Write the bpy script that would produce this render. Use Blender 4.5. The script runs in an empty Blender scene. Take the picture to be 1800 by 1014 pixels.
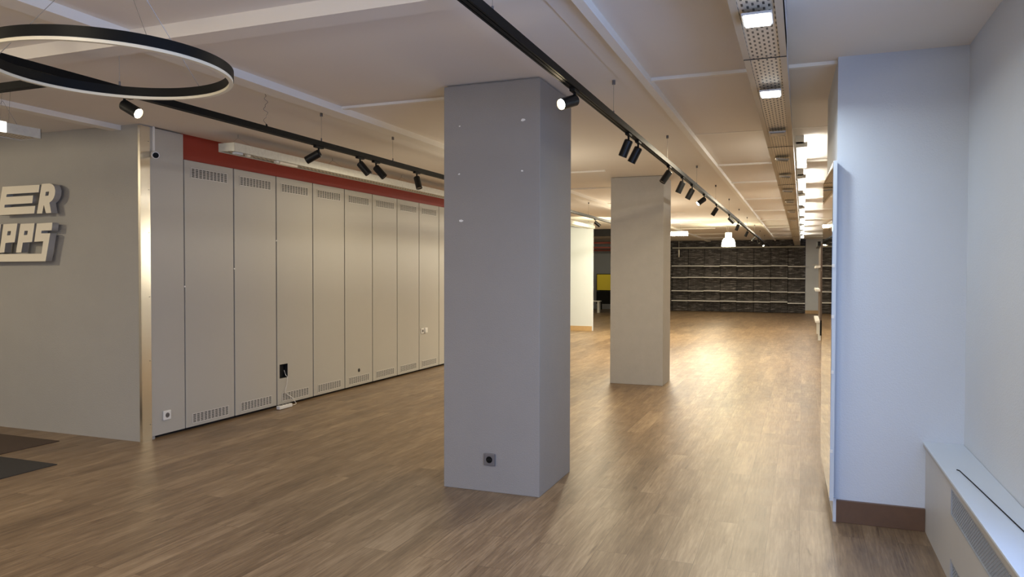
import bpy, bmesh, math, random
from mathutils import Vector, Matrix
random.seed(4)
C = bpy.context.scene.collection
PI = math.pi

# ------------------------------------------------------------------ camera
yaw, pitch, roll = 0.3710682, 0.02071055, 0.00211289
cam_d = bpy.data.cameras.new('camera'); cam = bpy.data.objects.new('camera', cam_d); C.objects.link(cam)
fw = Vector((-math.sin(yaw)*math.cos(pitch), math.cos(yaw)*math.cos(pitch), -math.sin(pitch)))
r = Vector((math.cos(yaw), math.sin(yaw), 0)); u = r.cross(fw)
r2 = math.cos(roll)*r + math.sin(roll)*u; u2 = -math.sin(roll)*r + math.cos(roll)*u
M = Matrix((r2, u2, -fw)).transposed().to_4x4(); M.translation = (0, 0, 1.58)
cam.matrix_world = M
cam_d.sensor_fit = 'HORIZONTAL'; cam_d.sensor_width = 36; cam_d.lens = 1310.77/1800*36
cam_d.clip_start = 0.05; cam_d.clip_end = 200
sc = bpy.context.scene; sc.camera = cam
sc.view_settings.view_transform = 'Standard'; sc.view_settings.look = 'None'
sc.view_settings.gamma = 1; sc.view_settings.use_curve_mapping = False
sc.view_settings.exposure = 0.12

# ------------------------------------------------------------------ world and lights
w = bpy.data.worlds.new('world'); sc.world = w; w.use_nodes = True
w.node_tree.nodes['Background'].inputs[0].default_value = (0.5, 0.65, 1, 1)
w.node_tree.nodes['Background'].inputs[1].default_value = 0.6

def area(name, loc, target, sx, sy, power, col, spread=180):
    l = bpy.data.lights.new(name, 'AREA'); l.shape = 'RECTANGLE'; l.size = sx; l.size_y = sy
    l.energy = power; l.color = col; l.spread = math.radians(spread)
    o = bpy.data.objects.new(name, l); C.objects.link(o); o.location = loc
    d = Vector(target) - Vector(loc)
    o.rotation_euler = d.to_track_quat('-Z', 'Y').to_euler(); return o
WARM = (1, .86, .61); NEU = (1, .90, .70); COOL = (.80, .92, 1); DAY = (.33, .52, 1)
# daylight entering through the side window above the radiator and the shop window behind the camera
area('side_window_daylight', (1.30, 2.0, 1.85), (-1.5, 2.9, 1.1), 2.5, 1.6, 88, DAY)
area('shop_window_daylight', (-.9, -4.2, 2.75), (.1, 4.0, 1.2), 3.2, .8, 250, DAY)
# unseen fill lights added under the front bay ceiling
area('front_bay_fill_left', (-4.6, .9, 2.93), (-4.9, 2.0, 0), .3, 1.6, 55, WARM)
area('front_bay_fill_far_left', (-8.2, 1.9, 2.93), (-7.6, 4.0, 0), .5, .5, 75, WARM)
area('front_bay_fill_centre', (-1.9, .8, 2.93), (-1.9, 1.8, 0), .3, 1.6, 42, WARM)
area('front_bay_fill_right', (.35, 2.2, 2.93), (.35, 2.6, 0), .2, .2, 5, NEU)
def point_fill(name, loc, power, col, rad=.25):
    l = bpy.data.lights.new(name, 'POINT'); l.energy = power; l.color = col; l.shadow_soft_size = rad
    o = bpy.data.objects.new(name, l); C.objects.link(o); o.location = loc
point_fill('front_fill', (-3.2, -1.2, 1.9), 75, NEU)  # added point fill brightening the front bay ceiling, no pendant hangs here
point_fill('front_fill', (-6.6, .2, 1.9), 30, NEU)
# unseen fill lights added under the main hall and storage room ceiling
HALL = [(-4.6, 8.0, 10), (-.75, 8.2, 60), (-3.2, 13.2, 110), (-.75, 13.5, 70), (-3.3, 17.6, 150), (-.9, 21.5, 60), (-3.0, 25.5, 70), (-3.0, 29.5, 35), (-7.5, 28.0, 12)]
for x, y, p in HALL:
    area('hall_fill', (x, y, 2.84), (x, y, 0), .25, 1.4, p, WARM)
for x, y, p in ((-3.0, 8.2, 30), (-3.1, 14.5, 60), (-2.4, 19.5, 60)):
    point_fill('hall_point_fill', (x, y, 1.9), p, NEU, .5)  # added point fill lifting the hall ceiling, no fitting here

# ------------------------------------------------------------------ helpers
def B(): return bmesh.new()
def box(bm, x0, x1, y0, y1, z0, z1):
    v = [bm.verts.new((x, y, z)) for x in (x0, x1) for y in (y0, y1) for z in (z0, z1)]
    for f in ((0,1,3,2),(4,6,7,5),(0,4,5,1),(2,3,7,6),(0,2,6,4),(1,5,7,3)): bm.faces.new([v[i] for i in f])
    return v
def cyl(bm, a, b, r0, r1=None, n=16, cap=True):
    a = Vector(a); b = Vector(b); r1 = r0 if r1 is None else r1
    q = (b-a).to_track_quat('Z', 'Y'); A = []; D = []
    for i in range(n):
        t = 2*PI*i/n; e = Vector((math.cos(t), math.sin(t), 0))
        A.append(bm.verts.new(a + q @ (e*r0))); D.append(bm.verts.new(b + q @ (e*r1)))
    for i in range(n): bm.faces.new((A[i], A[(i+1)%n], D[(i+1)%n], D[i]))
    if cap: bm.faces.new(A[::-1]); bm.faces.new(D)
def tube(bm, pts, rad, n=6):
    for p, q in zip(pts, pts[1:]): cyl(bm, p, q, rad, n=n)
def lathe(bm, prof, c, n=28):
    rings = []
    for rr, z in prof:
        rings.append([bm.verts.new((c[0]+rr*math.cos(2*PI*i/n), c[1]+rr*math.sin(2*PI*i/n), c[2]+z)) for i in range(n)])
    for P, Q in zip(rings, rings[1:]):
        for i in range(n): bm.faces.new((P[i], P[(i+1)%n], Q[(i+1)%n], Q[i]))
def obj(name, bm, m, parent=None, bevel=0, smooth=False):
    bmesh.ops.recalc_face_normals(bm, faces=bm.faces)
    me = bpy.data.meshes.new(name); bm.to_mesh(me); bm.free()
    o = bpy.data.objects.new(name, me); C.objects.link(o)
    for mm in (m if isinstance(m, (list, tuple)) else [m]): me.materials.append(mm)
    if smooth:
        for p in me.polygons: p.use_smooth = True
        md = o.modifiers.new('edge', 'EDGE_SPLIT'); md.split_angle = math.radians(40)
    if bevel:
        b = o.modifiers.new('bevel', 'BEVEL'); b.width = bevel; b.segments = 2; b.limit_method = 'ANGLE'
    if parent:
        o.parent = parent
        o.matrix_parent_inverse = Matrix.Translation(-Vector(parent.location)) if parent.rotation_euler.z == 0 else parent.matrix_basis.inverted()
    return o
def thing(name, label, cat, loc=(0,0,0), group=None):
    o = bpy.data.objects.new(name, None); C.objects.link(o); o.location = loc; o.empty_display_size = .05
    return tag(o, label, cat, group)
def tag(o, label, cat, group=None):
    o['label'] = label; o['category'] = cat
    if group: o['group'] = group
    return o
def struct(name, bm, m, label=None, bevel=0):
    o = obj(name, bm, m, bevel=bevel); o['kind'] = 'structure'
    if label: o['label'] = label
    return o
def dup(root, loc, label):
    rt = root.copy(); C.objects.link(rt); rt.location = loc; rt['label'] = label
    for ch in list(root.children):
        c = ch.copy(); C.objects.link(c); c.parent = rt
        for g in list(ch.children):
            d = g.copy(); C.objects.link(d); d.parent = c
    return rt

# ------------------------------------------------------------------ materials
def mat(name, col, rough=.6, metal=0, noise=0, nscale=6, bump=0, bscale=200, spec=.5, emit=None, estr=0):
    m = bpy.data.materials.new(name); m.use_nodes = True; N = m.node_tree.nodes; L = m.node_tree.links
    p = N['Principled BSDF']; p.inputs['Base Color'].default_value = (*col, 1)
    p.inputs['Roughness'].default_value = rough; p.inputs['Metallic'].default_value = metal
    p.inputs['Specular IOR Level'].default_value = spec
    tc = N.new('ShaderNodeTexCoord')
    if noise:
        t = N.new('ShaderNodeTexNoise'); t.inputs['Scale'].default_value = nscale; t.inputs['Detail'].default_value = 5
        L.new(tc.outputs['Object'], t.inputs['Vector'])
        mx = N.new('ShaderNodeMixRGB'); mx.inputs[1].default_value = (*[c*(1-noise) for c in col], 1)
        mx.inputs[2].default_value = (*[min(1, c*(1+noise)) for c in col], 1)
        L.new(t.outputs['Fac'], mx.inputs[0]); L.new(mx.outputs[0], p.inputs['Base Color'])
    if bump:
        t2 = N.new('ShaderNodeTexNoise'); t2.inputs['Scale'].default_value = bscale; t2.inputs['Detail'].default_value = 3
        L.new(tc.outputs['Object'], t2.inputs['Vector'])
        b = N.new('ShaderNodeBump'); b.inputs['Strength'].default_value = bump; b.inputs['Distance'].default_value = .004
        L.new(t2.outputs['Fac'], b.inputs['Height']); L.new(b.outputs[0], p.inputs['Normal'])
    if emit:
        p.inputs['Emission Color'].default_value = (*emit, 1); p.inputs['Emission Strength'].default_value = estr
    return m
m_ceil = mat('ceiling_paint', (.80, .745, .68), .85, noise=.03, nscale=1.5, bump=.15, bscale=60)
m_trim = mat('ceiling_beam_paint', (.84, .80, .73), .7, noise=.03)
m_grey = mat('grey_wall_paint', (.36, .345, .32), .8, noise=.05, nscale=3, bump=.5, bscale=140)
m_col2 = mat('light_grey_plaster', (.42, .395, .36), .85, noise=.06, nscale=9, bump=.7, bscale=120)
m_col1 = mat('column_grey_paint', (.290, .268, .248), .8, noise=.04, nscale=4, bump=.5, bscale=150)
m_white = mat('white_wall_paint', (.60, .635, .69), .75, noise=.025, nscale=3, bump=.4, bscale=120)
m_panel = mat('panel_laminate', (.46, .44, .40), .45, noise=.02, nscale=5, bump=.1, bscale=300)
m_vent = mat('vent_grille_paint', (.60, .58, .54), .4)
m_dark = mat('dark_gap', (.012, .011, .011), .8)
m_red = mat('red_paint', (.29, .020, .007), .6, noise=.06, nscale=3)
m_black = mat('black_lacquer', (.005, .005, .005), .5, spec=.12)
m_blackgloss = mat('black_enamel', (.008, .008, .008), .4, spec=.3)
m_whitepl = mat('white_plastic', (.8, .79, .76), .35)
m_greypl = mat('grey_plastic', (.16, .15, .155), .4, metal=.3)
m_alu = mat('brushed_aluminium', (.78, .74, .66), .22, metal=1, noise=.04, nscale=2)
m_mirror = mat('mirror_glass', (.80, .80, .78), .02, metal=1)
m_wire = mat('steel_wire', (.35, .33, .3), .4, metal=.7)
m_galv = mat('galvanised_sheet', (.60, .60, .56), .42, metal=.35, noise=.18, nscale=28)
m_sill = mat('white_laminate', (.58, .63, .69), .35, noise=.02)
m_cover = mat('cover_laminate', (.52, .51, .50), .45, noise=.03)
m_edge = mat('cover_edge', (.42, .40, .37), .5)
m_meshmetal = mat('expanded_metal', (.50, .52, .54), .45, metal=.5)
m_letter = mat('cream_letter', (.78, .72, .60), .5)
m_letside = mat('letter_side', (.40, .38, .35), .6)
m_basewood = mat('baseboard_wood', (.125, .066, .034), .45, noise=.2, nscale=14)
m_basewood2 = mat('baseboard_oak', (.50, .33, .17), .45, noise=.1, nscale=14)
m_mat = mat('charcoal_carpet', (.035, .031, .028), .95, noise=.3, nscale=90, bump=.6, bscale=400)
m_brownpatch = mat('brown_floor_patch', (.075, .048, .03), .95, noise=.25, nscale=90, bump=.6, bscale=400)
m_yellow = mat('yellow_board', (.62, .50, .03), .5)
m_lens = mat('lit_lens', (1, .9, .7), .3, emit=(1, .80, .50), estr=60)
m_lensoff = mat('unlit_lens', (.30, .29, .27), .15)
m_flood = mat('lit_flood_panel', (1, 1, 1), .3, emit=(.86, .96, 1), estr=14)
m_tube = mat('lit_tube', (1, 1, 1), .3, emit=(1, .97, .88), estr=42)
m_ringlight = mat('ring_diffuser', (.60, .54, .42), .4, emit=(1, .88, .62), estr=.05)
m_bell = mat('lit_bell_shade', (1, 1, .9), .3, emit=(1, .98, .72), estr=9)
m_rack = mat('brown_rack_panel', (.10, .07, .055), .55)
m_chip = mat('bare_plaster_chip', (.80, .78, .74), .8)

def floor_mat():
    m = bpy.data.materials.new('wood_plank_floor'); m.use_nodes = True; N = m.node_tree.nodes; L = m.node_tree.links
    p = N['Principled BSDF']; tc = N.new('ShaderNodeTexCoord')
    mp = N.new('ShaderNodeMapping'); mp.inputs['Rotation'].default_value = (0, 0, PI/2)
    L.new(tc.outputs['Object'], mp.inputs['Vector'])
    br = N.new('ShaderNodeTexBrick'); br.offset = .37; br.offset_frequency = 2
    br.inputs['Color1'].default_value = (.0, .0, .0, 1); br.inputs['Color2'].default_value = (1, 1, 1, 1)
    br.inputs['Mortar'].default_value = (.5, .5, .5, 1)
    br.inputs['Scale'].default_value = 1; br.inputs['Mortar Size'].default_value = .0012
    br.inputs['Brick Width'].default_value = 1.22; br.inputs['Row Height'].default_value = .18; br.inputs['Bias'].default_value = 0
    L.new(mp.outputs[0], br.inputs['Vector'])
    # grain stretched along the planks (world Y)
    def grain(sx, sy, det, off):
        g = N.new('ShaderNodeMapping'); g.inputs['Scale'].default_value = (sx, sy, 1)
        cb = N.new('ShaderNodeVectorMath'); cb.operation = 'MULTIPLY_ADD'; cb.inputs[1].default_value = (off, off*2, 0)
        L.new(br.outputs['Color'], cb.inputs[0]); L.new(tc.outputs['Object'], cb.inputs[2])
        L.new(cb.outputs[0], g.inputs['Vector'])
        t = N.new('ShaderNodeTexNoise'); t.inputs['Scale'].default_value = 1; t.inputs['Detail'].default_value = det
        t.inputs['Roughness'].default_value = .62; t.inputs['Distortion'].default_value = .35
        L.new(g.outputs[0], t.inputs['Vector']); return t
    g1 = grain(9, 1.1, 4, 7); g2 = grain(70, 4, 6, 11); g3 = grain(5, 5, 3, 5)
    r1 = N.new('ShaderNodeValToRGB'); cr = r1.color_ramp
    cr.elements[0].position = .25; cr.elements[0].color = (.085, .050, .025, 1)
    cr.elements[1].position = .78; cr.elements[1].color = (.46, .33, .20, 1)
    e = cr.elements.new(.5); e.color = (.225, .148, .082, 1)
    a = N.new('ShaderNodeMath'); a.operation = 'MULTIPLY_ADD'; a.inputs[1].default_value = .52
    L.new(g1.outputs['Fac'], a.inputs[0])
    b = N.new('ShaderNodeMath'); b.operation = 'MULTIPLY_ADD'; b.inputs[1].default_value = .52
    L.new(g2.outputs['Fac'], b.inputs[0]); L.new(a.outputs[0], b.inputs[2])
    c = N.new('ShaderNodeMath'); c.operation = 'MULTIPLY_ADD'; c.inputs[1].default_value = .11; c.inputs[2].default_value = -.075
    L.new(br.outputs['Color'], c.inputs[0]); L.new(c.outputs[0], a.inputs[2])
    L.new(b.outputs[0], r1.inputs[0])
    mx = N.new('ShaderNodeMixRGB'); mx.blend_type = 'MULTIPLY'; mx.inputs[2].default_value = (.45, .4, .36, 1)
    g5 = grain(24, 2.2, 5, 17); fl = N.new('ShaderNodeValToRGB')
    fl.color_ramp.elements[0].position = .60; fl.color_ramp.elements[0].color = (1, 1, 1, 1)
    fl.color_ramp.elements[1].position = .74; fl.color_ramp.elements[1].color = (.42, .36, .31, 1); L.new(g5.outputs['Fac'], fl.inputs[0])
    m5 = N.new('ShaderNodeMixRGB'); m5.blend_type = 'MULTIPLY'; m5.inputs[0].default_value = 1
    L.new(r1.outputs[0], m5.inputs[1]); L.new(fl.outputs[0], m5.inputs[2])
    L.new(br.outputs['Fac'], mx.inputs[0]); L.new(m5.outputs[0], mx.inputs[1]); L.new(mx.outputs[0], p.inputs['Base Color'])
    rr = N.new('ShaderNodeMapRange'); rr.inputs['To Min'].default_value = .30; rr.inputs['To Max'].default_value = .46
    L.new(g3.outputs['Fac'], rr.inputs[0]); L.new(rr.outputs[0], p.inputs['Roughness'])
    bp = N.new('ShaderNodeBump'); bp.inputs['Strength'].default_value = .35; bp.inputs['Distance'].default_value = .002
    L.new(g2.outputs['Fac'], bp.inputs['Height']); L.new(bp.outputs[0], p.inputs['Normal'])
    return m
m_floor = floor_mat()

def perf_mat():
    m = mat('perforated_galvanised', (.5, .46, .38), .45, metal=.3); N = m.node_tree.nodes; L = m.node_tree.links
    p = N['Principled BSDF']; tc = N.new('ShaderNodeTexCoord')
    mp = N.new('ShaderNodeMapping'); mp.inputs['Rotation'].default_value = (0, 0, PI/2); mp.inputs['Scale'].default_value = (1, .3333, 1); L.new(tc.outputs['Object'], mp.inputs[0])
    br = N.new('ShaderNodeTexBrick'); br.offset = .5; br.inputs['Scale'].default_value = 1
    br.inputs['Brick Width'].default_value = .0233; br.inputs['Row Height'].default_value = .0215
    br.inputs['Mortar Size'].default_value = .006; br.inputs['Mortar Smooth'].default_value = 0
    br.inputs['Color1'].default_value = (.02, .018, .015, 1); br.inputs['Color2'].default_value = (.10, .09, .075, 1)
    br.inputs['Mortar'].default_value = (.62, .55, .43, 1)
    L.new(mp.outputs[0], br.inputs[0]); L.new(br.outputs['Color'], p.inputs['Base Color'])
    return m
m_perf = perf_mat()

def slate_mat():
    m = mat('stacked_slate_wallpaper', (.05, .045, .045), .7); N = m.node_tree.nodes; L = m.node_tree.links
    p = N['Principled BSDF']; tc = N.new('ShaderNodeTexCoord')
    s = N.new('ShaderNodeSeparateXYZ'); L.new(tc.outputs['Object'], s.inputs[0])
    cb = N.new('ShaderNodeCombineXYZ'); L.new(s.outputs[0], cb.inputs[0]); L.new(s.outputs[2], cb.inputs[1])
    br = N.new('ShaderNodeTexBrick'); br.inputs['Scale'].default_value = 1; br.offset = .41
    br.inputs['Brick Width'].default_value = .24; br.inputs['Row Height'].default_value = .05
    br.inputs['Mortar Size'].default_value = .006; br.inputs['Color1'].default_value = (.035, .03, .032, 1)
    br.inputs['Color2'].default_value = (.12, .105, .10, 1); br.inputs['Mortar'].default_value = (.012, .011, .011, 1)
    nz = N.new('ShaderNodeTexNoise'); nz.inputs['Scale'].default_value = 3; L.new(cb.outputs[0], nz.inputs['Vector'])
    ad = N.new('ShaderNodeVectorMath'); ad.operation = 'MULTIPLY_ADD'; ad.inputs[1].default_value = (.12, .06, 0)
    L.new(nz.outputs['Color'], ad.inputs[0]); L.new(cb.outputs[0], ad.inputs[2]); L.new(ad.outputs[0], br.inputs[0])
    mp = N.new('ShaderNodeMapping'); mp.inputs['Scale'].default_value = (3.2, 1, 26); L.new(tc.outputs['Object'], mp.inputs[0])
    n2 = N.new('ShaderNodeTexNoise'); n2.inputs['Scale'].default_value = 1; n2.inputs['Detail'].default_value = 4; L.new(mp.outputs[0], n2.inputs['Vector'])
    rp = N.new('ShaderNodeValToRGB'); rp.color_ramp.elements[0].position = .56; rp.color_ramp.elements[1].position = .72
    rp.color_ramp.elements[0].color = (0, 0, 0, 1); rp.color_ramp.elements[1].color = (.30, .28, .27, 1)
    L.new(n2.outputs['Fac'], rp.inputs[0])
    mx = N.new('ShaderNodeMixRGB'); mx.blend_type = 'ADD'; mx.inputs[0].default_value = 1
    L.new(br.outputs['Color'], mx.inputs[1]); L.new(rp.outputs[0], mx.inputs[2]); L.new(mx.outputs[0], p.inputs['Base Color'])
    return m
m_slate = slate_mat()

# ------------------------------------------------------------------ room shell
H = 2.95
b = B(); box(b, -9.2, 2.6, -2.6, 32.6, -.12, 0); struct('floor', b, m_floor)
b = B(); box(b, -9.2, 2.6, -2.6, 32.6, H, H+.12); struct('ceiling', b, m_ceil)
b = B(); box(b, -9.2, -5.71, 5.19, 5.34, 0, H); struct('wall_sign', b, m_grey)
b = B(); box(b, -5.90, -5.755, 5.34, 17.0, 0, H); struct('wall_left', b, m_dark)
b = B(); box(b, -5.755, -5.725, 5.70, 17.0, 2.70, H); struct('trim_1', b, m_red)
b = B(); box(b, -9.3, -9.2, -2.6, 32.6, 0, H); struct('wall_far_left', b, m_grey)
b = B(); box(b, .921, 1.05, 3.3, 5.17, 0, H); box(b, .921, 1.05, -2.6, -.1, 0, H)
box(b, .921, 1.05, -.1, 3.3, 0, .85); box(b, .921, 1.05, -.1, 3.3, 2.5, H); struct('wall_right', b, m_white)
b = B(); box(b, .97, 1.01, -.1, 3.3, .85, .90); box(b, .97, 1.01, -.1, 3.3, 2.45, 2.5)
for y in (-.1, 3.25): box(b, .97, 1.01, y, y+.05, .90, 2.45)
struct('window_2', b, mat('window_frame_white', (.8, .8, .8), .4))
b = B(); vv = box(b, .20, 2.7, 5.17, 6.40, 0, H)
for q in vv:
    if q.co.x < 1 and q.co.y > 6: q.co.x = .176
struct('wall_block', b, m_white)
b = B(); box(b, 2.6, 2.7, 6.4, 32.6, 0, H); struct('wall_recess', b, m_white)
# back wall behind the camera with a window opening
b = B(); box(b, -9.2, -2.2, -2.7, -2.6, 0, H); box(b, .8, .92, -2.7, -2.6, 0, H)
box(b, -2.2, .8, -2.7, -2.6, 0, .7); box(b, -2.2, .8, -2.7, -2.6, 2.4, H); struct('wall_back', b, m_white)
b = B(); box(b, -2.2, .8, -2.66, -2.62, .7, .75); box(b, -2.2, .8, -2.66, -2.62, 2.35, 2.4)
for x in (-2.2, -.73, .75): box(b, x, x+.05, -2.66, -2.62, .75, 2.35)
struct('window_1', b, m_whitepl)
# far end
b = B(); box(b, -5.25, .12, 31.98, 32.15, 0, H); struct('wall_far', b, m_slate)
b = B(); box(b, .12, 2.6, 31.72, 31.9, 0, H); struct('wall_far_right', b, m_white)
b = B(); box(b, .12, 2.6, 31.69, 31.72, 0, .13); struct('baseboard_far_right', b, m_basewood2)
b = B(); box(b, -9.2, -5.25, 32.2, 32.35, 0, H); struct('wall_storage', b, m_white)
b = B(); box(b, -5.35, -5.25, 26.5, 32.2, 0, H); struct('wall_partition', b, m_grey)
b = B(); box(b, -6.6, -5.35, 19.80, 19.92, 0, H); struct('wall_pier', b, m_white)
b = B(); box(b, -6.6, -5.35, 19.78, 19.80, 0, .13); struct('baseboard_pier', b, m_basewood2)
b = B(); box(b, -9.2, -5.35, 22.6, 22.9, 2.74, H); struct('trim_2', b, m_dark)
b = B(); box(b, .215, .716, 5.145, 5.17, 0, .14); struct('baseboard_right', b, m_basewood, bevel=.002)
# corner bead and white edge beneath the board
b = B(); box(b, .196, .216, 5.15, 5.172, 0, .15); struct('trim_3', b, m_white)

# ceiling beams and joint strips
def beam(n, x0, x1, y0, y1, d, m=m_trim):
    b = B(); box(b, x0, x1, y0, y1, H-d, H+.01); struct('trim_%d' % n, b, m)
beam(4, -3.70, -3.555, -1.5, 31.9, .055)
beam(5, -1.055, -1.0, -1.5, 31.9, .05)
beam(50, -1.21, -1.055, -1.5, 31.9, .008, m_ceil)
beam(6, -9.2, .92, 3.17, 3.32, .08, m_ceil)
beam(7, -6.06, -5.94, -1.5, 5.19, .045)
n = 8
for y in (5.27, 7.55, 9.72, 11.65, 14.3, 17.0, 20.0, 23.2, 26.5, 29.4):
    for x0, x1, dd in ((-3.555, -2.46, .02), (-1.0, 2.4, .022)):
        if y < 6 and x1 > 2: x1 = .2
        if y == 7.55: dd = .004
        beam(n, x0, x1, y-.022, y+.022, dd); n += 1

# ------------------------------------------------------------------ columns
def column(x0, x1, y0, y1, z1, m, label):
    b = B(); box(b, x0, x1, y0, y1, 0, z1); box(b, x0+.02, x1-.02, y0+.02, y1-.02, z1-.01, H)
    o = obj('column', b, m, bevel=.004)
    return tag(o, label, 'column')
c1 = column(-2.457, -1.71, 4.932, 5.675, 2.938, m_col1, 'thick square grey column nearest the camera with grey socket near its foot')
c2 = column(-2.565, -1.812, 10.49, 11.10, 2.945, m_col2, 'paler rough plastered square column standing farther back')
for (x, z, s) in ((-2.329, 2.644, .011), (-1.839, 2.654, .02), (-2.333, 2.298, .012), (-1.843, 2.30, .011), (-2.319, 1.959, .022)):
    b = B(); pts = []
    k = random.choice((5, 6, 7))
    for i in range(k):
        a = 2*PI*i/k; rr = s*random.uniform(.55, 1.05); pts.append((x+rr*math.cos(a), z+rr*.62*math.sin(a)))
    f = [b.verts.new((px_, 4.9315, pz_)) for px_, pz_ in pts]; g = [b.verts.new((px_, 4.929, pz_)) for px_, pz_ in pts]
    b.faces.new(f); b.faces.new(g[::-1])
    for i in range(k): b.faces.new((f[i], f[(i+1)%k], g[(i+1)%k], g[i]))
    o = obj('plaster_chip', b, m_chip, c1); o['label'] = 'small white chip in the grey paint'

# ------------------------------------------------------------------ sockets
def socket(name, label, c, normal, m, s=.082, cat='socket', ring=m_greypl):
    """wall socket on a face: normal '-y' or '+x'"""
    t = thing(name, label, cat, c)
    x, y, z = c; h = s/2; b = B(); d = B(); e = B()
    if normal == '-y':
        box(b, x-h, x+h, y-.012, y, z-h, z+h)
        cyl(d, (x, y-.0135, z), (x, y-.011, z), .024, n=24)
        for k in (-1, 1): cyl(e, (x+k*.0095, y-.0145, z), (x+k*.0095, y-.013, z), .004, n=10)
    else:
        box(b, x, x+.012, y-h, y+h, z-h, z+h)
        cyl(d, (x+.0135, y, z), (x+.011, y, z), .024, n=24)
        for k in (-1, 1): cyl(e, (x+.0145, y+k*.0095, z), (x+.013, y+k*.0095, z), .004, n=10)
    obj('cover_plate', b, m, t, bevel=.004); w_ = obj('socket_well', d, ring, t); obj('contact_hole', e, m_dark, w_)
    return t
socket('wall_socket', 'square dark grey socket low on the near column', (-2.088, 4.932, .236), '-y', m_greypl, .088, ring=m_black)

# ------------------------------------------------------------------ sign wall: aluminium corner strip, raised letters
b = B(); box(b, -5.71, -5.695, 5.185, 5.292, 0, H-.012); box(b, -5.722, -5.695, 5.180, 5.186, 0, H-.012)
t = obj('corner_strip', b, m_alu); tag(t, 'tall polished metal corner strip between sign wall and grey panels', 'corner trim')
for z in (.15, .75, 1.35, 1.95, 2.35, 2.8):
    b = B(); cyl(b, (-5.695, 5.275, z), (-5.692, 5.275, z), .004, n=10); obj('screw', b, m_greypl, t)

LET = dict(
E=[[(-7.405,2.425),(-6.881,2.424),(-6.895,2.352),(-7.344,2.349),(-7.353,2.322),(-6.972,2.324),(-6.984,2.25),(-7.375,2.246),(-7.382,2.218),(-6.945,2.222),(-6.959,2.149),(-7.478,2.145)]],
R=[[(-6.851,2.43),(-6.746,2.431),(-6.707,2.421),(-6.68,2.398),(-6.668,2.363),(-6.674,2.32),(-6.691,2.289),(-6.714,2.266),(-6.749,2.248),(-6.725,2.149),(-6.797,2.147),(-6.826,2.229),(-6.85,2.146),(-6.923,2.146)],[(-6.796,2.352),(-6.751,2.354),(-6.76,2.316),(-6.805,2.313)]],
A=[[(-7.645,2.057),(-7.434,2.055),(-7.493,1.765),(-7.568,1.766),(-7.55,1.842),(-7.608,1.843),(-7.626,1.766),(-7.701,1.767)]],
P=[[(-7.398,2.054),(-7.197,2.058),(-7.24,1.874),(-7.372,1.868),(-7.39,1.774),(-7.46,1.771)],[(-7.338,1.984),(-7.289,1.985),(-7.3,1.944),(-7.348,1.942)]],
P2=[[(-7.154,2.052),(-6.956,2.054),(-6.994,1.873),(-7.124,1.868),(-7.146,1.774),(-7.221,1.772)],[(-7.098,1.983),(-7.051,1.984),(-7.059,1.943),(-7.108,1.941)]],
S=[[(-6.925,2.05),(-6.711,2.055),(-6.723,1.981),(-6.861,1.98),(-6.867,1.954),(-6.741,1.954),(-6.811,1.684),(-7.957,1.681),(-7.956,1.757),(-6.864,1.758),(-6.839,1.878),(-6.963,1.874)]])
sign = thing('lettering_sign', 'raised cream lettering mounted on the grey wall at left', 'sign', (-7.1, 5.19, 1.7))
for k, loops in LET.items():
    cu = bpy.data.curves.new('c', 'CURVE'); cu.dimensions = '2D'; cu.fill_mode = 'BOTH'; cu.extrude = .033
    for lp in loops:
        s = cu.splines.new('POLY'); s.points.add(len(lp)-1); s.use_cyclic_u = True
        for i, (x, z) in enumerate(lp): s.points[i].co = (x, z, 0, 1)
    co = bpy.data.objects.new('c', cu); C.objects.link(co)
    dg = bpy.context.evaluated_depsgraph_get(); me = bpy.data.meshes.new_from_object(co.evaluated_get(dg))
    bpy.data.objects.remove(co)
    me.transform(Matrix.Translation((0, 5.113, 0)) @ Matrix.Rotation(PI/2, 4, 'X'))
    me.materials.clear(); me.materials.append(m_letter); me.materials.append(m_letside)
    me.update()
    for p in me.polygons: p.material_index = 0 if abs(p.normal.y) > .7 else 1
    o = bpy.data.objects.new('letter', me); C.objects.link(o); o.parent = sign; o.matrix_parent_inverse = Matrix.Translation((7.1, -5.19, -1.7))
b = B()
for x, z in ((-7.3, 2.39), (-6.78, 2.39), (-6.88, 2.17), (-7.3, 2.17), (-7.3, 1.72), (-7.18, 2.02), (-7.3, 2.02), (-6.9, 2.02), (-7.6, 2.02)):
    cyl(b, (x, 5.14, z), (x, 5.19, z), .008, n=8)
obj('standoff_pin', b, m_dark, sign)['kind'] = 'stuff'

# ------------------------------------------------------------------ grey wall panels
XP = -5.70
def grille(t, y0, y1, z0, z1):
    nx, nz = 10, 6
    b = B()
    box(b, XP+.0005, XP+.004, y0-.006, y1+.006, z1, z1+.006); box(b, XP+.0005, XP+.004, y0-.006, y1+.006, z0-.006, z0)
    for i in range(nx+1):
        y = y0 + (y1-y0)*i/nx; box(b, XP+.0005, XP+.004, y-.0048, y+.0048, z0, z1)
    for j in range(nz+1):
        z = z0 + (z1-z0)*j/nz; box(b, XP+.0005, XP+.003, y0, y1, z-.003, z+.003)
    g = obj('vent_grille', b, m_vent, t)
    d = B(); box(d, XP-.001, XP+.0012, y0, y1, z0, z1); s_ = obj('vent_opening', d, m_dark, g); s_['label'] = 'dark slots behind the grille'
joints = [5.705 + .6935*k for k in range(0, 15)]
desc = ['first tall grey vented panel from the corner strip, under the red band start',
        'second tall grey vented panel from the corner strip',
        'tall grey panel with square black cut-out and hanging white cord',
        'plain tall grey vented panel just right of the square cut-out',
        'tall grey panel with small round black hole above its lower vent',
        'tall grey vented panel just right of the round hole',
        'second tall grey vented panel right of the round hole',
        'tall grey vented panel with small white socket at waist height',
        'narrow strip of grey panel in view directly left of the near column']
pg = 'tall grey wall panels'
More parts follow.
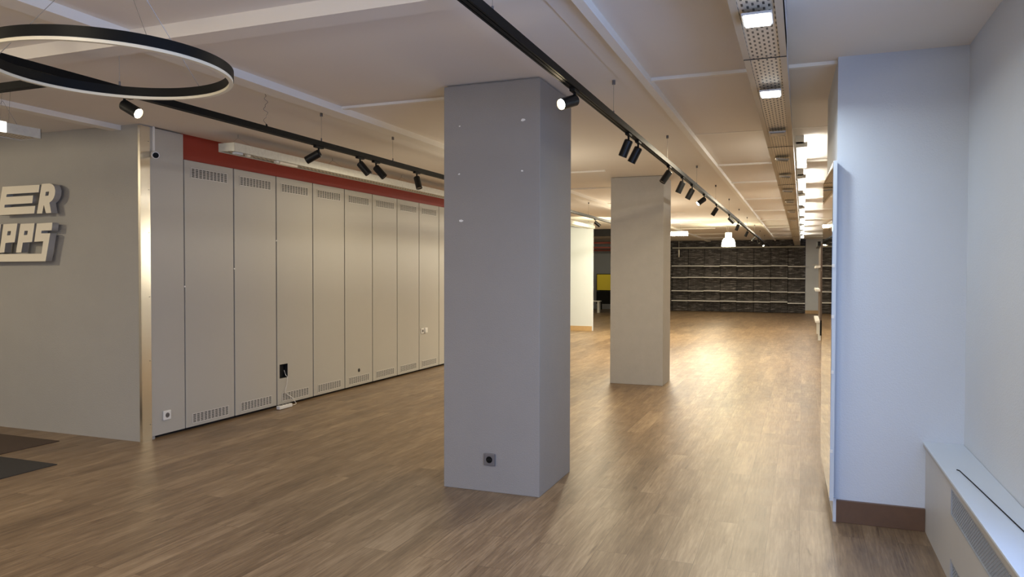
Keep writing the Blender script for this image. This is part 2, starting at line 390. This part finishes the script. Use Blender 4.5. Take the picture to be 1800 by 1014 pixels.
t = thing('wall_panel', 'plain full-height grey panel with white socket and camera beside the metal strip', 'wall panel', (XP, 5.5, 0), pg)
b = B(); box(b, -5.74, XP, 5.294, 5.700, .03, H-.012); obj('panel_board', b, m_panel, t, bevel=.002)
for k in range(9):
    y0, y1 = joints[k]+.009, joints[k+1]-.009
    t = thing('wall_panel', desc[k], 'wall panel', (XP, (y0+y1)/2, 0), pg)
    b = B()
    if k == 2:   # board with a real square opening
        a0, a1, c0, c1_ = 7.140, 7.290, .335, .50
        box(b, -5.74, XP, y0, a0, .03, 2.694); box(b, -5.74, XP, a1, y1, .03, 2.694)
        box(b, -5.74, XP, a0, a1, .03, c0); box(b, -5.74, XP, a0, a1, c1_, 2.694)
    else: box(b, -5.74, XP, y0, y1, .03, 2.694)
    obj('panel_board', b, m_panel, t, bevel=0 if k == 2 else .002)
    if k == 2:
        b = B(); box(b, -5.745, XP-.003, a1-.003, a1, c0, c1_); box(b, -5.745, XP-.003, a0, a0+.003, c0, c1_)
        box(b, -5.745, XP-.003, a0, a1, c0, c0+.003); box(b, -5.745, XP-.003, a0, a1, c1_-.003, c1_)
        o = obj('cutout_shade', b, m_dark, t); o['label'] = 'black inside of the square cut-out'  # added dark faces, recess shade put into their colour
    if k < 8:
        for z0, z1 in ((2.530, 2.620), (.068, .155)): grille(t, y0+.085, y1-.09, z0, z1)
    if k in (0, 1, 2):
        b = B(); zz = (1.44, 1.62, 1.95)[k]; cyl(b, (XP-.02, y0-.005, zz), (XP+.001, y0-.005, zz), .009, n=10); obj('panel_clip', b, m_whitepl, t)
    if k == 4:
        b = B(); cyl(b, (XP-.001, 8.82, .232), (XP+.0015, 8.82, .232), .026, n=24); o = obj('cable_hole', b, m_dark, t); o['label'] = 'round black hole'
socket('wall_socket', 'white socket low on the plain panel beside the metal corner strip', (XP, 5.470, .205), '+x', m_whitepl, .09)
t = socket('wall_socket', 'small white double socket at waist height near the near column', (XP, 10.66, .645), '+x', m_whitepl, .085)
b = B(); box(b, XP, XP+.03, 10.72, 10.80, .61, .69); obj('plug_adapter', b, m_whitepl, t, bevel=.004)

# extension cord hanging out of the cut-out to a power strip
t = thing('power_strip', 'white power strip lying on the floor below the square cut-out', 'power strip', (-5.60, 7.08, 0))
b = B(); box(b, -5.625, -5.575, 6.985, 7.215, .004, .045); obj('strip_body', b, m_whitepl, t, bevel=.006)
for yy in (7.04, 7.10, 7.16):
    b = B(); cyl(b, (-5.60, yy, .045), (-5.60, yy, .047), .02, n=18); obj('outlet_well', b, m_greypl, t)
b = B()
pts = [(-5.73, 7.26, .42), (-5.715, 7.272, .36), (-5.688, 7.268, .335), (-5.686, 7.25, .25), (-5.687, 7.225, .17), (-5.688, 7.30, .115), (-5.684, 7.36, .075),
       (-5.676, 7.39, .03), (-5.655, 7.385, .012), (-5.63, 7.33, .008), (-5.605, 7.26, .015), (-5.60, 7.215, .024)]
def smooth_pts(p, n=6):
    o = []; P = [Vector(q) for q in p]; P = [P[0]] + P + [P[-1]]
    for i in range(1, len(P)-2):
        for k in range(n):
            t_ = k/n; a, b_, c_, d_ = P[i-1:i+3]
            o.append(.5*((2*b_) + (-a+c_)*t_ + (2*a-5*b_+4*c_-d_)*t_**2 + (-a+3*b_-3*c_+d_)*t_**3))
    o.append(P[-2]); return o
tube(b, smooth_pts(pts), .0035); obj('power_cord', b, m_whitepl, t)

# security camera with conduit
t = thing('security_camera', 'small white security camera on the panel beside the metal corner strip', 'security camera', (XP, 5.33, 2.68))
b = B(); cyl(b, (XP, 5.335, 2.685), (XP+.025, 5.335, 2.685), .032, n=20); obj('mount', b, m_whitepl, t)
b = B(); cyl(b, (XP+.02, 5.335, 2.69), (XP+.10, 5.27, 2.665), .030, .033, n=24); obj('camera_body', b, m_whitepl, t, smooth=True)
b = B(); cyl(b, (XP+.10, 5.27, 2.665), (XP+.104, 5.267, 2.664), .026, n=24); obj('lens', b, m_black, t)
b = B(); box(b, XP, XP+.012, 5.326, 5.344, 2.715, H-.002); tag(obj('cable_conduit', b, m_whitepl), 'thin white conduit running from ceiling to the security camera', 'conduit')

# ------------------------------------------------------------------ charcoal carpet and brown floor patch at left
b = B(); box(b, -7.6, -5.68, 2.9, 4.32, 0, .006); tag(obj('floor_mat', b, m_mat), 'charcoal floor mat at the left edge in front of the sign wall', 'mat')
b = B(); box(b, -8.4, -6.45, 4.33, 4.93, 0, .006); tag(obj('floor_mat', b, m_brownpatch), 'dark brown floor patch along the foot of the sign wall', 'mat')  # flat dark brown rectangle over the planks

# ------------------------------------------------------------------ tracks
TZ0, TZ1 = 2.660, 2.704
def track(label, x0, x1, y0, y1, hangs, m=m_black, along='y'):
    t = thing('lighting_track', label, 'track', ((x0+x1)/2, (y0+y1)/2, H))
    b = B()
    if along == 'y':
        box(b, x0, x1, y0, y1, TZ0+.006, TZ1)
        for a, c in ((x0, x0+.010), (x0+.015, x1-.015), (x1-.010, x1)): box(b, a, c, y0, y1, TZ0, TZ0+.006)
    else:
        box(b, x0, x1, y0, y1, TZ0+.006, TZ1)
        for a, c in ((y0, y0+.010), (y0+.015, y1-.015), (y1-.010, y1)): box(b, x0, x1, a, c, TZ0, TZ0+.006)
    obj('track_rail', b, m, t)
    for y in hangs:
        cx = (x0+x1)/2; b = B(); cyl(b, (cx, y, TZ1), (cx, y, H), .0016, n=6); hw = obj('hanger_wire', b, m_wire, t)
        b = B(); cyl(b, (cx, y, H-.03), (cx, y, H), .012, n=12); obj('ceiling_cap', b, m_greypl, t)
        b = B(); cyl(b, (cx, y, TZ1), (cx, y, TZ1+.03), .006, n=8); obj('cable_gripper', b, m_greypl, t)
    return t
track('long black suspended track running past the near column to the far shelves', -1.285, -1.237, -.5, 31.6, [3.0, 5.226, 7.49, 9.71, 11.93, 14.2, 16.5, 19, 22, 25, 28])
track('black suspended track in front of the red band and grey panels', -3.885, -3.837, -.5, 20.0, [1.0, 3.366, 5.40, 6.60, 9.0, 11.5, 14.0, 17.0])
track('short black cross track branching off at the left edge under the ring lamp', -7.0, -3.885, 3.05, 3.098, [], along='x')

def spot(x, y, d, lit, label, energy=0, L_=.135, R_=.034, zt=TZ0):
    t = thing('spotlight', label, 'spotlight', (x, y, zt), 'black track spotlights')
    b = B(); box(b, x-.016, x+.016, y-.055, y+.055, zt-.018, zt+.002); obj('track_adapter', b, m_black, t, bevel=.003)
    b = B(); cyl(b, (x, y, zt-.018), (x, y, zt-.052), .008, n=12); obj('stem', b, m_black, t)
    d = Vector(d).normalized(); p0 = Vector((x, y, zt-.062)) - d*.012
    b = B(); q = d.to_track_quat('Z', 'Y')
    prof = [(0, 0), (R_*.80, 0), (R_, .008), (R_, L_), (R_*.9, L_), (R_*.86, L_-.012)]
    n_ = 28; rings = []
    for rr, zz in prof[1:]:
        rings.append([b.verts.new(p0 + q @ Vector((rr*math.cos(2*PI*i/n_), rr*math.sin(2*PI*i/n_), zz))) for i in range(n_)])
    b.faces.new(rings[0][::-1])
    for P, Q in zip(rings, rings[1:]):
        for i in range(n_): b.faces.new((P[i], P[(i+1)%n_], Q[(i+1)%n_], Q[i]))
    body = obj('lamp_body', b, m_blackgloss, t, smooth=True)
    b = B(); cyl(b, p0+d*(L_-.012), p0+d*(L_-.008), R_*.86, n=24)
    o = obj('lens', b, m_lens if lit else m_lensoff, body)
    o['label'] = 'glowing warm lens' if lit else 'unlit lens'
    if energy:
        l = bpy.data.lights.new('spot', 'SPOT'); l.energy = energy; l.color = WARM; l.spot_size = math.radians(70); l.spot_blend = .6; l.shadow_soft_size = .03
        lo = bpy.data.objects.new('spot_beam', l); C.objects.link(lo); lo.location = p0 + d*(L_+.012); lo.rotation_euler = d.to_track_quat('-Z', 'Y').to_euler()
    return t
X1 = -1.261; X2 = -3.861
T1 = [(4.25, (-.42, -.86, -.34), 1, 'lit black spotlight glowing in front of the near column', 22),
      (5.72, (-.38, 0, -.9), 0, 'larger left one of two unlit black spotlights hanging right of the near column', 0),
      (6.08, (-.45, 0, -.86), 0, 'right one of two close unlit black spotlights right of the near column', 0),
      (7.60, (-.50, -.25, -.8), 0, 'black spotlight with pale rim at the top corner of the farther column', 0),
      (8.52, (-.42, 0, -.9), 0, 'black spotlight hanging just right of the farther column top', 0),
      (9.30, (-.48, 0, -.88), 0, 'unlit black spotlight directly before the lit lamp halfway along the track', 0),
      (10.50, (-.66, -.5, -.56), 1, 'lit black spotlight halfway along the long track', 30),
      (12.1, (-.55, 0, -.85), 0, 'first unlit black spotlight beyond the lit lamp on the long track', 0),
      (14.25, (.62, .2, -.7), 0, 'black spotlight tipped to the right above the pendant lamp', 0),
      (16.35, (-.35, 0, -.9), 0, 'black spotlight directly right of the glowing pendant lamp', 0),
      (19.15, (-.42, 0, -.88), 0, 'small black spotlight farther along right of the pendant lamp', 0),
      (22.0, (-.6, -.3, -.7), 0, 'tiny distant black spotlight, first of the far three on the track', 0),
      (23.9, (.3, -.5, -.8), 0, 'tiny distant black spotlight, second of the far three on the track', 0),
      (26.3, (.4, -.5, -.75), 1, 'tiny distant lit spotlight near the far end of the track', 0)]
for y, d, lit, lab, e in T1: spot(X1, y, d, lit, lab, e)
T2 = [(3.40, (.78, .05, -.42), 1, 'lit black spotlight pointing right below the ring lamp', 22),
      (5.36, (-.85, -.25, -.48), 0, 'black spotlight tipped left towards the grey panels', 0),
      (6.00, (.55, .25, -.72), 0, 'left one of the close pair of black spotlights above the red band', 0),
      (6.28, (.60, .25, -.72), 0, 'right one of the close pair of black spotlights above the red band', 0),
      (7.10, (.28, -.1, -.85), 0, 'black spotlight nearest left of the near column', 0),
      (14.5, (.70, .2, -.6), 0, 'distant black spotlight seen between the two columns', 0)]
for y, d, lit, lab, e in T2: spot(X2, y, d, lit, lab, e)

# ------------------------------------------------------------------ ring lamp
RC = Vector((-2.635, 2.27, 2.40)); RR = .45
t = thing('ring_lamp', 'large thin black ring pendant lamp hanging at the upper left', 'pendant lamp', (RC.x, RC.y, H))
def ringmesh(b, r0, r1, z0, z1, n=128):
    for i in range(n):
        a = 2*PI*i/n; c = 2*PI*(i+1)/n
        vs = [b.verts.new((RC.x+rr*math.cos(x), RC.y+rr*math.sin(x), z)) for x in (a, c) for rr in (r0, r1) for z in (z0, z1)]
        for f in ((0,1,5,4),(2,6,7,3),(0,4,6,2),(1,3,7,5)): b.faces.new([vs[k] for k in f])
    bmesh.ops.remove_doubles(b, verts=b.verts, dist=1e-5)
b = B(); ringmesh(b, RR-.011, RR+.011, 2.402, 2.442); obj('ring_body', b, m_black, t, smooth=True)
b = B(); ringmesh(b, RR-.0085, RR+.0085, 2.390, 2.402); obj('diffuser', b, m_ringlight, t, smooth=True)
b = B(); cyl(b, (RC.x, RC.y, H-.03), (RC.x, RC.y, H), .06, n=24); obj('canopy', b, m_black, t)
for a in (88, 208, 333):
    a = math.radians(a); p = (RC.x+RR*math.cos(a), RC.y+RR*math.sin(a), 2.442)
    b = B(); cyl(b, p, (RC.x, RC.y, H-.03), .0014, n=6); obj('suspension_wire', b, m_wire, t)

# dark slot in ceiling, hanging loose cable
b = B(); box(b, -4.05, -3.80, 3.345, 3.425, H-.012, H-.001); t = obj('ceiling_vent', b, m_black); tag(t, 'small dark slotted ceiling vent seen through the ring lamp', 'vent')
for k in range(2):
    b = B(); box(b, -4.03, -3.80, 3.365+.03*k, 3.372+.03*k, H-.016, H-.012); obj('vent_slat', b, m_greypl, t)
t = thing('loose_cable', 'crinkled cable end dangling from the ceiling above the track', 'cable', (-3.79, 4.6, H))
b = B(); pts = [(-3.79, 4.6, H)]
for i in range(1, 12): pts.append((-3.79+.012*(-1)**i*(1 if i % 3 else .3), 4.6+.01*(-1)**(i//2), H-.02*i))
pts.append((-3.785, 4.6, H-.25)); tube(b, smooth_pts(pts, 4), .0018, 5); obj('cable_strand', b, m_greypl, t)
b = B(); cyl(b, (-3.785, 4.6, H-.25), (-3.775, 4.6, H-.275), .006, n=8); obj('connector', b, m_black, t)

# ------------------------------------------------------------------ galvanised trays with lamps
def tray(label, x0, x1, y0, y1, z0, z1, hangs, m=m_galv):
    t = thing('luminaire_tray', label, 'luminaire tray', ((x0+x1)/2, y0, z0))
    b = B(); box(b, x0, x0+.004, y0, y1, z0, z1); box(b, x1-.004, x1, y0, y1, z0, z1)
    box(b, x0, x1, y0-.002, y0+.002, z0, z1); box(b, x0, x1, y1-.002, y1+.002, z0, z1)
    obj('side_wall', b, m, t)
    b = B(); box(b, x0, x0+.032, y0, y1, z0-.003, z0); box(b, x1-.032, x1, y0, y1, z0-.003, z0); obj('bottom_lip', b, m_lip if m is m_galv2 else m, t)
    b = B(); box(b, x0+.030, x1-.030, y0, y1, z0+.004, z0+.007); obj('perforated_plate', b, m_perf, t)
    b = B(); box(b, x0+.004, x1-.004, y0+.003, y1-.003, z0+.03, z0+.035); obj('back_plate', b, m_dark, t)
    for y in hangs:
        b = B(); cx = (x0+x1)/2
        cyl(b, (cx, y, H), (cx, y, H-.03), .003, n=6); cyl(b, (cx, y, H-.03), (x0+.01, y-.02, z1), .0013, n=5); cyl(b, (cx, y, H-.03), (x1-.01, y+.09, z1), .0013, n=5)
        obj('hanger_wire', b, m_wire, t)
    return t
m_galv2 = mat('dull_zinc_sheet', (.50, .48, .46), .5, metal=.3, noise=.05)
m_lip = mat('dull_zinc_lip', (.46, .39, .29), .5, metal=.2, noise=.04)
ty = (-.297, -.082)
tr = tray('long perforated metal lamp tray along the ceiling right of the black track', -.297, -.085, -.6, 31.7, 2.70, 2.78, [], m_galv2)
b = B(); box(b, -.09, -.085, -.6, 4.10, 2.70, 2.93); box(b, -.297, -.292, -.6, 4.10, 2.70, 2.93); obj('side_flap', b, m_galv2, tr)
for y in (4.10, 7.0, 10, 13, 16, 20, 24, 28):
    b = B(); box(b, -.297, -.085, y-.003, y+.003, 2.694, 2.698); obj('joint_seam', b, m_dark, tr)
for y in [2.0, 6.2, 9.6, 13, 17, 21, 25, 29]:
    b = B(); box(b, -.21, -.19, y-.01, y+.01, 2.78, H); obj('ceiling_bracket', b, m_galv2, tr)
def flood(y, lit, label, x=-.19, tilt=0, z=2.682):
    t = thing('flood_lamp', label, 'flood lamp', (x, y, z), 'lamps set in the metal tray')
    t.rotation_euler = (tilt*.6, tilt, tilt*.8)
    def pc(name, bm, m): 
        o = obj(name, bm, m); o.parent = t; return o
    b = B(); box(b, -.062, .062, -.082, .082, -.010, .0); f = pc('lamp_frame', b, m_galv2)
    b = B(); box(b, -.052, .052, -.072, .072, -.016, -.010); o = pc('lamp_panel', b, m_flood if lit else m_lensoff)
    if lit:
        b = B()
        for s in (-1, 1): box(b, s*.026-.02, s*.026+.02, .050, .056, -.018, -.016)
        pc('louver', b, m_galv2)
        l = area('flood_beam', (x, y, z-.03), (x, y, 0), .1, .14, 8, COOL)
    return t
flood(3.40, 1, 'bright lit square flood lamp in the tray at the top edge')
flood(4.82, 1, 'second bright lit flood lamp in the tray')
flood(6.22, 0, 'first unlit lamp in the metal tray, lying flat')
flood(7.65, 0, 'second unlit lamp in the metal tray, hanging crooked', tilt=.1)
flood(9.0, 0, 'third unlit lamp in the metal tray', tilt=.1)
flood(10.6, 0, 'fourth unlit lamp in the metal tray', tilt=.1)
flood(12.2, 0, 'fifth unlit lamp in the metal tray', tilt=.1)
flood(14.2, 0, 'sixth unlit lamp in the metal tray', tilt=.1)
flood(16.5, 0, 'seventh unlit lamp in the metal tray', tilt=.1)

tr2 = tray('galvanised lamp tray hanging in front of the red band', -5.34, -5.145, 5.79, 19.3, 2.762, 2.842, [5.95, 7.55, 9.2, 11, 13, 15, 17, 19])
t = thing('tray_lamp', 'small cream lamp clipped under the tray before the red band', 'lamp', (-5.2, 6.6, 2.76))
b = B(); box(b, -5.215, -5.155, 6.48, 6.78, 2.728, 2.758); obj('lamp_body', b, m_letter, t, bevel=.006)
b = B(); box(b, -5.205, -5.165, 6.44, 6.48, 2.738, 2.758); obj('lamp_end', b, m_whitepl, t, bevel=.004)
t = thing('tray_lamp', 'clear glassy lamp at the near end of the galvanised tray', 'lamp', (-5.19, 5.85, 2.76))
b = B(); box(b, -5.21, -5.16, 5.83, 5.93, 2.738, 2.760); obj('lamp_body', b, m_sill, t, bevel=.006)
b = B(); cyl(b, (-5.185, 6.0, 2.75), (-5.185, 6.05, 2.748), .014, n=12); obj('bulb', b, m_letter, t)
for y, lab in ((8.4, 'left clamp with black knob on top of the galvanised tray'), (9.6, 'right clamp with black knob on top of the galvanised tray')):
    b = B(); box(b, -5.29, -5.19, y-.1, y+.1, 2.842, 2.858); cyl(b, (-5.2, y-.06, 2.858), (-5.2, y-.06, 2.885), .012, n=10)
    tag(obj('tray_clamp', b, m_greypl), lab, 'clamp')
# second short tray at left edge
tr3 = tray('short metal lamp tray hanging at the left edge before the sign wall', -6.95, -5.36, 0, 0, 0, 0, []) if False else None
t = thing('luminaire_tray', 'metal lamp tray cut by the left edge before the sign wall', 'luminaire tray', (-5.45, 3.9, 2.6))
b = B(); box(b, -5.52, -5.30, 2.2, 2.204, 2.575, 2.645); box(b, -5.52, -5.516, 2.2, 3.93, 2.575, 2.645); box(b, -5.304, -5.30, 2.2, 3.93, 2.575, 2.645); box(b, -5.52, -5.30, 3.926, 3.93, 2.575, 2.645)
obj('side_wall', b, m_galv, t)
b = B(); box(b, -5.516, -5.304, 2.2, 3.926, 2.580, 2.584); obj('perforated_plate', b, m_perf, t)
b = B(); box(b, -5.51, -5.31, 2.3, 3.55, 2.60, 2.64); obj('back_plate', b, m_dark, t)
b = B(); box(b, -5.298, -5.285, 2.9, 3.66, 2.572, 2.648); o = obj('lamp_cover', b, mat('lit_cover', (1, 1, .95), .3, emit=(1, .95, .82), estr=1.6), t); o['label'] = 'bright white lit end cover'
b = B()
for y in (3.70, 3.76):
    cyl(b, (-5.41, y, 2.645), (-5.41, y+.02, H), .0014, n=5)
cyl(b, (-5.41, 3.6, 2.645), (-5.41, 3.72, 2.82), .0014, n=5); cyl(b, (-5.41, 3.84, 2.645), (-5.41, 3.72, 2.82), .0014, n=5)
obj('hanger_wire', b, m_wire, t)

# ------------------------------------------------------------------ fluorescent battens in the right bay
ordn = ['nearest', 'second', 'third', 'fourth', 'fifth', 'sixth', 'seventh', 'eighth']
ys = [(7.95, 9.65), (10.55, 12.2), (12.95, 14.8), (15.5, 17.5), (18.2, 20.2), (20.9, 22.9), (23.6, 25.6), (26.4, 28.4)]
for i, (y0, y1) in enumerate(ys):
    y1 = y1 - .1
    t = thing('fluorescent_lamp', '%s fluorescent ceiling lamp counted from the near end of the bright bay' % ordn[i], 'ceiling lamp', (-.035, y0, H), 'fluorescent lamps right of the metal tray')
    b = B(); box(b, -.075, .005, y0, y1, 2.865, H); obj('housing', b, m_whitepl, t, bevel=.004)
    b = B()
    for s in (y0, y1-.03): box(b, -.07, .035, s, s+.03, 2.835, 2.885)
    obj('end_holder', b, m_whitepl, t)
    b = B(); cyl(b, (.012, y0+.03, 2.852), (.012, y1-.03, 2.852), .019, n=14); o = obj('tube', b, m_tube, t); o['label'] = 'glowing white tube'

# ------------------------------------------------------------------ far pendant and tube lamp
pc = (-1.962, 22.0, 0)
t = thing('bell_pendant', 'glowing white bell pendant lamp hanging before the dark shelf wall', 'pendant lamp', (pc[0], pc[1], H))
b = B(); cyl(b, (pc[0], pc[1], 2.74), (pc[0], pc[1], H), .003, n=6); cyl(b, (pc[0]-.03, pc[1], 2.74), (pc[0]-.06, pc[1], H), .002, n=5); obj('cord', b, m_wire, t)
b = B(); cyl(b, (pc[0], pc[1], 2.585), (pc[0], pc[1], 2.74), .098, n=28); obj('ballast_box', b, m_whitepl, t, bevel=.004)
b = B(); lathe(b, [(.10, 2.585), (.135, 2.57), (.165, 2.52), (.185, 2.44), (.192, 2.35), (.186, 2.345), (.178, 2.44), (.155, 2.52), (.09, 2.57)], pc); obj('bell_shade', b, m_bell, t, smooth=True)
b = B(); cyl(b, (pc[0], pc[1], 2.365), (pc[0], pc[1], 2.37), .178, n=28); obj('diffuser', b, m_bell, t)
l = bpy.data.lights.new('pendant_glow', 'POINT'); l.energy = 55; l.color = (1, .93, .62); l.shadow_soft_size = .15
lo = bpy.data.objects.new('pendant_glow', l); C.objects.link(lo); lo.location = (pc[0], pc[1]-.25, 2.45)
t = thing('fluorescent_lamp', 'lit horizontal tube lamp glowing just right of the farther column', 'ceiling lamp', (-3.4, 20, H))
b = B(); cyl(b, (-3.75, 20.1, 2.625), (-2.83, 20.1, 2.625), .045, n=18); obj('tube', b, m_tube, t, smooth=True)
b = B(); box(b, -3.75, -2.83, 20.07, 20.13, 2.66, 2.70); obj('housing', b, m_whitepl, t)
b = B()
for x in (-3.6, -3.03): cyl(b, (x, 20.1, 2.70), (x, 20.1, H), .002, n=5)
obj('hanger_wire', b, m_wire, t)
area('pier_fill', (-4.2, 17.8, 2.6), (-5.8, 19.8, 1.3), 1.2, .1, 75, (1, .93, .62))  # added light brightening the pier, set apart from the tube

# ------------------------------------------------------------------ mirror board on the block
t = thing('mirror_board', 'tall white-edged mirror panel mounted on the side of the white wall block', 'mirror', (.17, 5.1, 0))
def skew(vs):
    for q in vs: q.co.x -= (q.co.y-5.10)*.021
b = B(); skew(box(b, .176, .198, 5.10, 6.36, .145, 2.288)); obj('backing_board', b, m_sill, t)
b = B(); skew(box(b, .1735, .1755, 5.105, 6.355, .155, 2.280)); obj('mirror_glass', b, m_mirror, t)
for z in (.45, .95, 1.30, 1.62):
    b = B(); box(b, .174, .190, 5.095, 5.0995, z, z+.02); obj('edge_clip', b, m_whitepl, t)

# ------------------------------------------------------------------ radiator cover
t = thing('radiator_cover', 'long white radiator cover with mesh grilles along the right wall', 'radiator cover', (.82, 3, 0))
b = B(); box(b, .717, .735, -2.4, 4.33, 0, .116) 
box(b, .717, .735, 4.33, 5.168, 0, .52); box(b, .717, .735, -2.4, 4.33, .345, .355); box(b, .717, .735, -2.4, 4.33, .49, .52)
box(b, .717, .735, -2.4, 4.33, .13, .345)
b2 = obj('front_panel', b, m_cover, t)
b = B(); box(b, .700, .919, -2.4, 5.169, .538, .550); obj('top_board', b, m_sill, t, bevel=.002)
b = B(); box(b, .703, .919, -2.4, 5.168, .520, .538); o = obj('top_board_edge', b, m_edge, t); o['label'] = 'beige edge under the white top board'
b = B(); box(b, .735, .745, -2.3, 4.34, .02, .5); obj('inner_liner', b, m_dark, t)
def expanded(z0, z1, y0, y1):
    b = B(); h = z1-z0; p = .030
    k = y0-h*.5
    def bar(ya, za, yb, zb):
        # clip to y0..y1
        if yb == ya: return
        def cl(y): return max(y0, min(y1, y))
        a = cl(ya); c = cl(yb)
        if abs(a-c) < 1e-4: return
        za2 = za + (zb-za)*(a-ya)/(yb-ya); zb2 = za + (zb-za)*(c-ya)/(yb-ya)
        s = .0022
        v = [b.verts.new((x, yy, zz+dz)) for x in (.722, .7255) for yy, zz in ((a, za2), (c, zb2)) for dz in (-s, s)]
        for f in ((0,1,3,2),(4,6,7,5),(0,4,5,1),(2,3,7,6),(0,2,6,4),(1,5,7,3)): b.faces.new([v[i] for i in f])
    run = h*1.6
    y = y0-run
    while y < y1:
        bar(y, z0, y+run, z1); bar(y, z1, y+run, z0); y += p
    box(b, .7165, .724, y0, y1, z0-.004, z0+.004); box(b, .7165, .724, y0, y1, z1-.004, z1+.004); box(b, .7165, .724, y1-.004, y1+.004, z0, z1)
    obj('mesh_grille', b, m_meshmetal, t)
expanded(.355, .49, -2.3, 4.33); expanded(.02, .128, -2.3, 4.30)
# front must be open where the grilles are: rebuild the front panel as strips
bpy.data.objects.remove(b2)
b = B(); box(b, .717, .735, 4.334, 5.168, 0, .52); box(b, .717, .735, -2.4, 4.334, .494, .52); box(b, .717, .735, -2.4, 4.334, .132, .351); box(b, .717, .735, -2.4, 4.334, 0, .016)
obj('front_panel', b, m_cover, t)
b = B(); tube(b, [(.766, 4.478, .5525), (.776, 4.462, .5525), (.79, 4.25, .5525), (.835, 3.495, .5525), (.875, 2.7, .5525)], .0028); tag(obj('thin_cable', b, m_black), 'thin dark cable lying along the radiator cover top', 'cable')

# ------------------------------------------------------------------ far shelf wall
xs = [.116 - .6545*k for k in range(0, 9)]
names = ['rightmost', 'second from right', 'third from right', 'fourth from right', 'fifth from right', 'sixth from right', 'seventh from right', 'leftmost visible']
for k in range(8):
    x1, x0 = xs[k], xs[k+1]
    t = thing('shelf_bay', '%s bay of the white shelves on the dark slate wall' % names[k], 'shelf unit', ((x0+x1)/2, 31.9, 0), 'shelf bays on the far slate wall')
    b = B(); box(b, x0+.008, x1-.008, 31.93, 31.96, .02, 2.60); obj('back_panel', b, m_slate, t)
    b = B(); box(b, x0-.003, x0+.004, 31.90, 31.975, 0, 2.60); obj('upright', b, m_dark, t)
    for z in (.44, .86, 1.41, 1.89):
        z += random.uniform(-.012, .012)
        if k == 0: z -= .035
        b = B(); box(b, x0+.004, x1-.004, 31.62, 31.93, z-.018, z+.018); obj('shelf', b, m_whitepl, t)
for k in range(2):
    a, c = ((-5.12, -2.0), (-1.99, .10))[k]
    b = B(); box(b, a, c, 31.80, 31.93, 2.62, 2.68); tag(obj('top_rail', b, mat('rail_beige', (.42, .40, .34), .5)), ('left half' if k == 0 else 'right half')+' of the pale rail above the slate shelf wall', 'rail')
b = B(); cyl(b, (-4.75, 31.2, 2.55), (-4.75, 31.2, H), .006, n=6); cyl(b, (-4.75, 31.2, 2.25), (-4.75, 31.2, 2.55), .02, .032, n=10)
tag(obj('pull_cord', b, m_letter), 'pale cord with tassel hanging from the ceiling right of the farther column', 'cord')
t = thing('wall_shelf', 'small white shelf on the white wall right of the slate shelves', 'shelf', (.5, 31.6, 1.9))
b = B(); box(b, .38, .66, 31.5, 31.72, 1.91, 1.94); obj('shelf_board', b, m_whitepl, t)
b = B(); box(b, .5, .52, 31.55, 31.72, 1.85, 1.91); obj('bracket', b, m_whitepl, t)

# rack in the right recess
t = thing('display_rack', 'brown display rack with white shelves at the right beyond the mirror', 'rack', (.6, 19, 0))
b = B(); box(b, .40, .95, 19.0, 21.2, .48, 2.30); obj('back_panel', b, m_rack, t)
b = B(); box(b, .33, .40, 19.02, 21.2, 2.24, 2.34); obj('top_cap', b, m_black, t)
for z in (.42, 1.16, 1.72):
    b = B(); box(b, .30, .40, 19.0, 21.2, z, z+.05); obj('shelf', b, m_whitepl, t)
b = B(); box(b, .40, .95, 19.02, 21.2, .12, .48); obj('plinth_box', b, m_black, t)
b = B()
for y in (19.05, 21.1): box(b, .36, .42, y, y+.05, 0, .42)
obj('foot', b, m_whitepl, t)

# ------------------------------------------------------------------ dark storage room glimpsed between the columns
t = thing('trolley', 'black equipment trolley under the yellow board', 'trolley', (-7.35, 29.5, 0))
b = B(); box(b, -7.72, -7.0, 29.2, 29.8, .35, .86); obj('trolley_body', b, m_black, t, bevel=.01)
b = B(); box(b, -7.70, -7.62, 29.25, 29.75, .1, .35); box(b, -7.1, -7.02, 29.25, 29.75, .1, .35); obj('leg_frame', b, m_black, t)
for x in (-7.66, -7.06):
    b = B(); cyl(b, (x-.02, 29.3, .05), (x+.02, 29.3, .05), .05, n=14); obj('wheel', b, m_greypl, t)
t = thing('display_board', 'tilted yellow board with black frame standing on the black trolley', 'board', (-7.35, 29.4, .86))
b = B(); box(b, -7.76, -7.0, 29.38, 29.43, .87, 1.56); obj('frame', b, m_black, t)
b = B(); box(b, -7.73, -7.03, 29.36, 29.385, .90, 1.53); obj('yellow_panel', b, m_yellow, t)
t = thing('step_stool', 'low white stool on the floor beside the black trolley', 'stool', (-7.8, 29.1, 0))
b = B(); box(b, -8.05, -7.50, 28.95, 29.2, .44, .48); obj('seat', b, m_whitepl, t, bevel=.005)
for x in (-8.02, -7.62):
    b = B(); box(b, x, x+.08, 28.97, 29.18, 0, .44); obj('leg', b, m_whitepl, t)
b = B(); box(b, -7.62, -7.15, 32.16, 32.2, 1.1, 2.1); tag(obj('notice_board', b, m_greypl), 'dark grey board on the storage room wall above the yellow board', 'board')
m_pipe = mat('red_oxide_pipe', (.22, .05, .035), .5)
for y, z, lab in ((29.0, 2.80, 'upper'), (29.3, 2.62, 'middle'), (29.6, 2.52, 'lower')):
    b = B(); cyl(b, (-9.1, y, z), (-5.45, y, z-.02), .04, n=12)
    for x in (-8.0, -6.6): cyl(b, (x, y, z), (x, y, H), .012, n=6)
    tag(obj('ceiling_pipe', b, m_pipe), lab+' one of three red-brown pipes under the storage room ceiling', 'pipe')
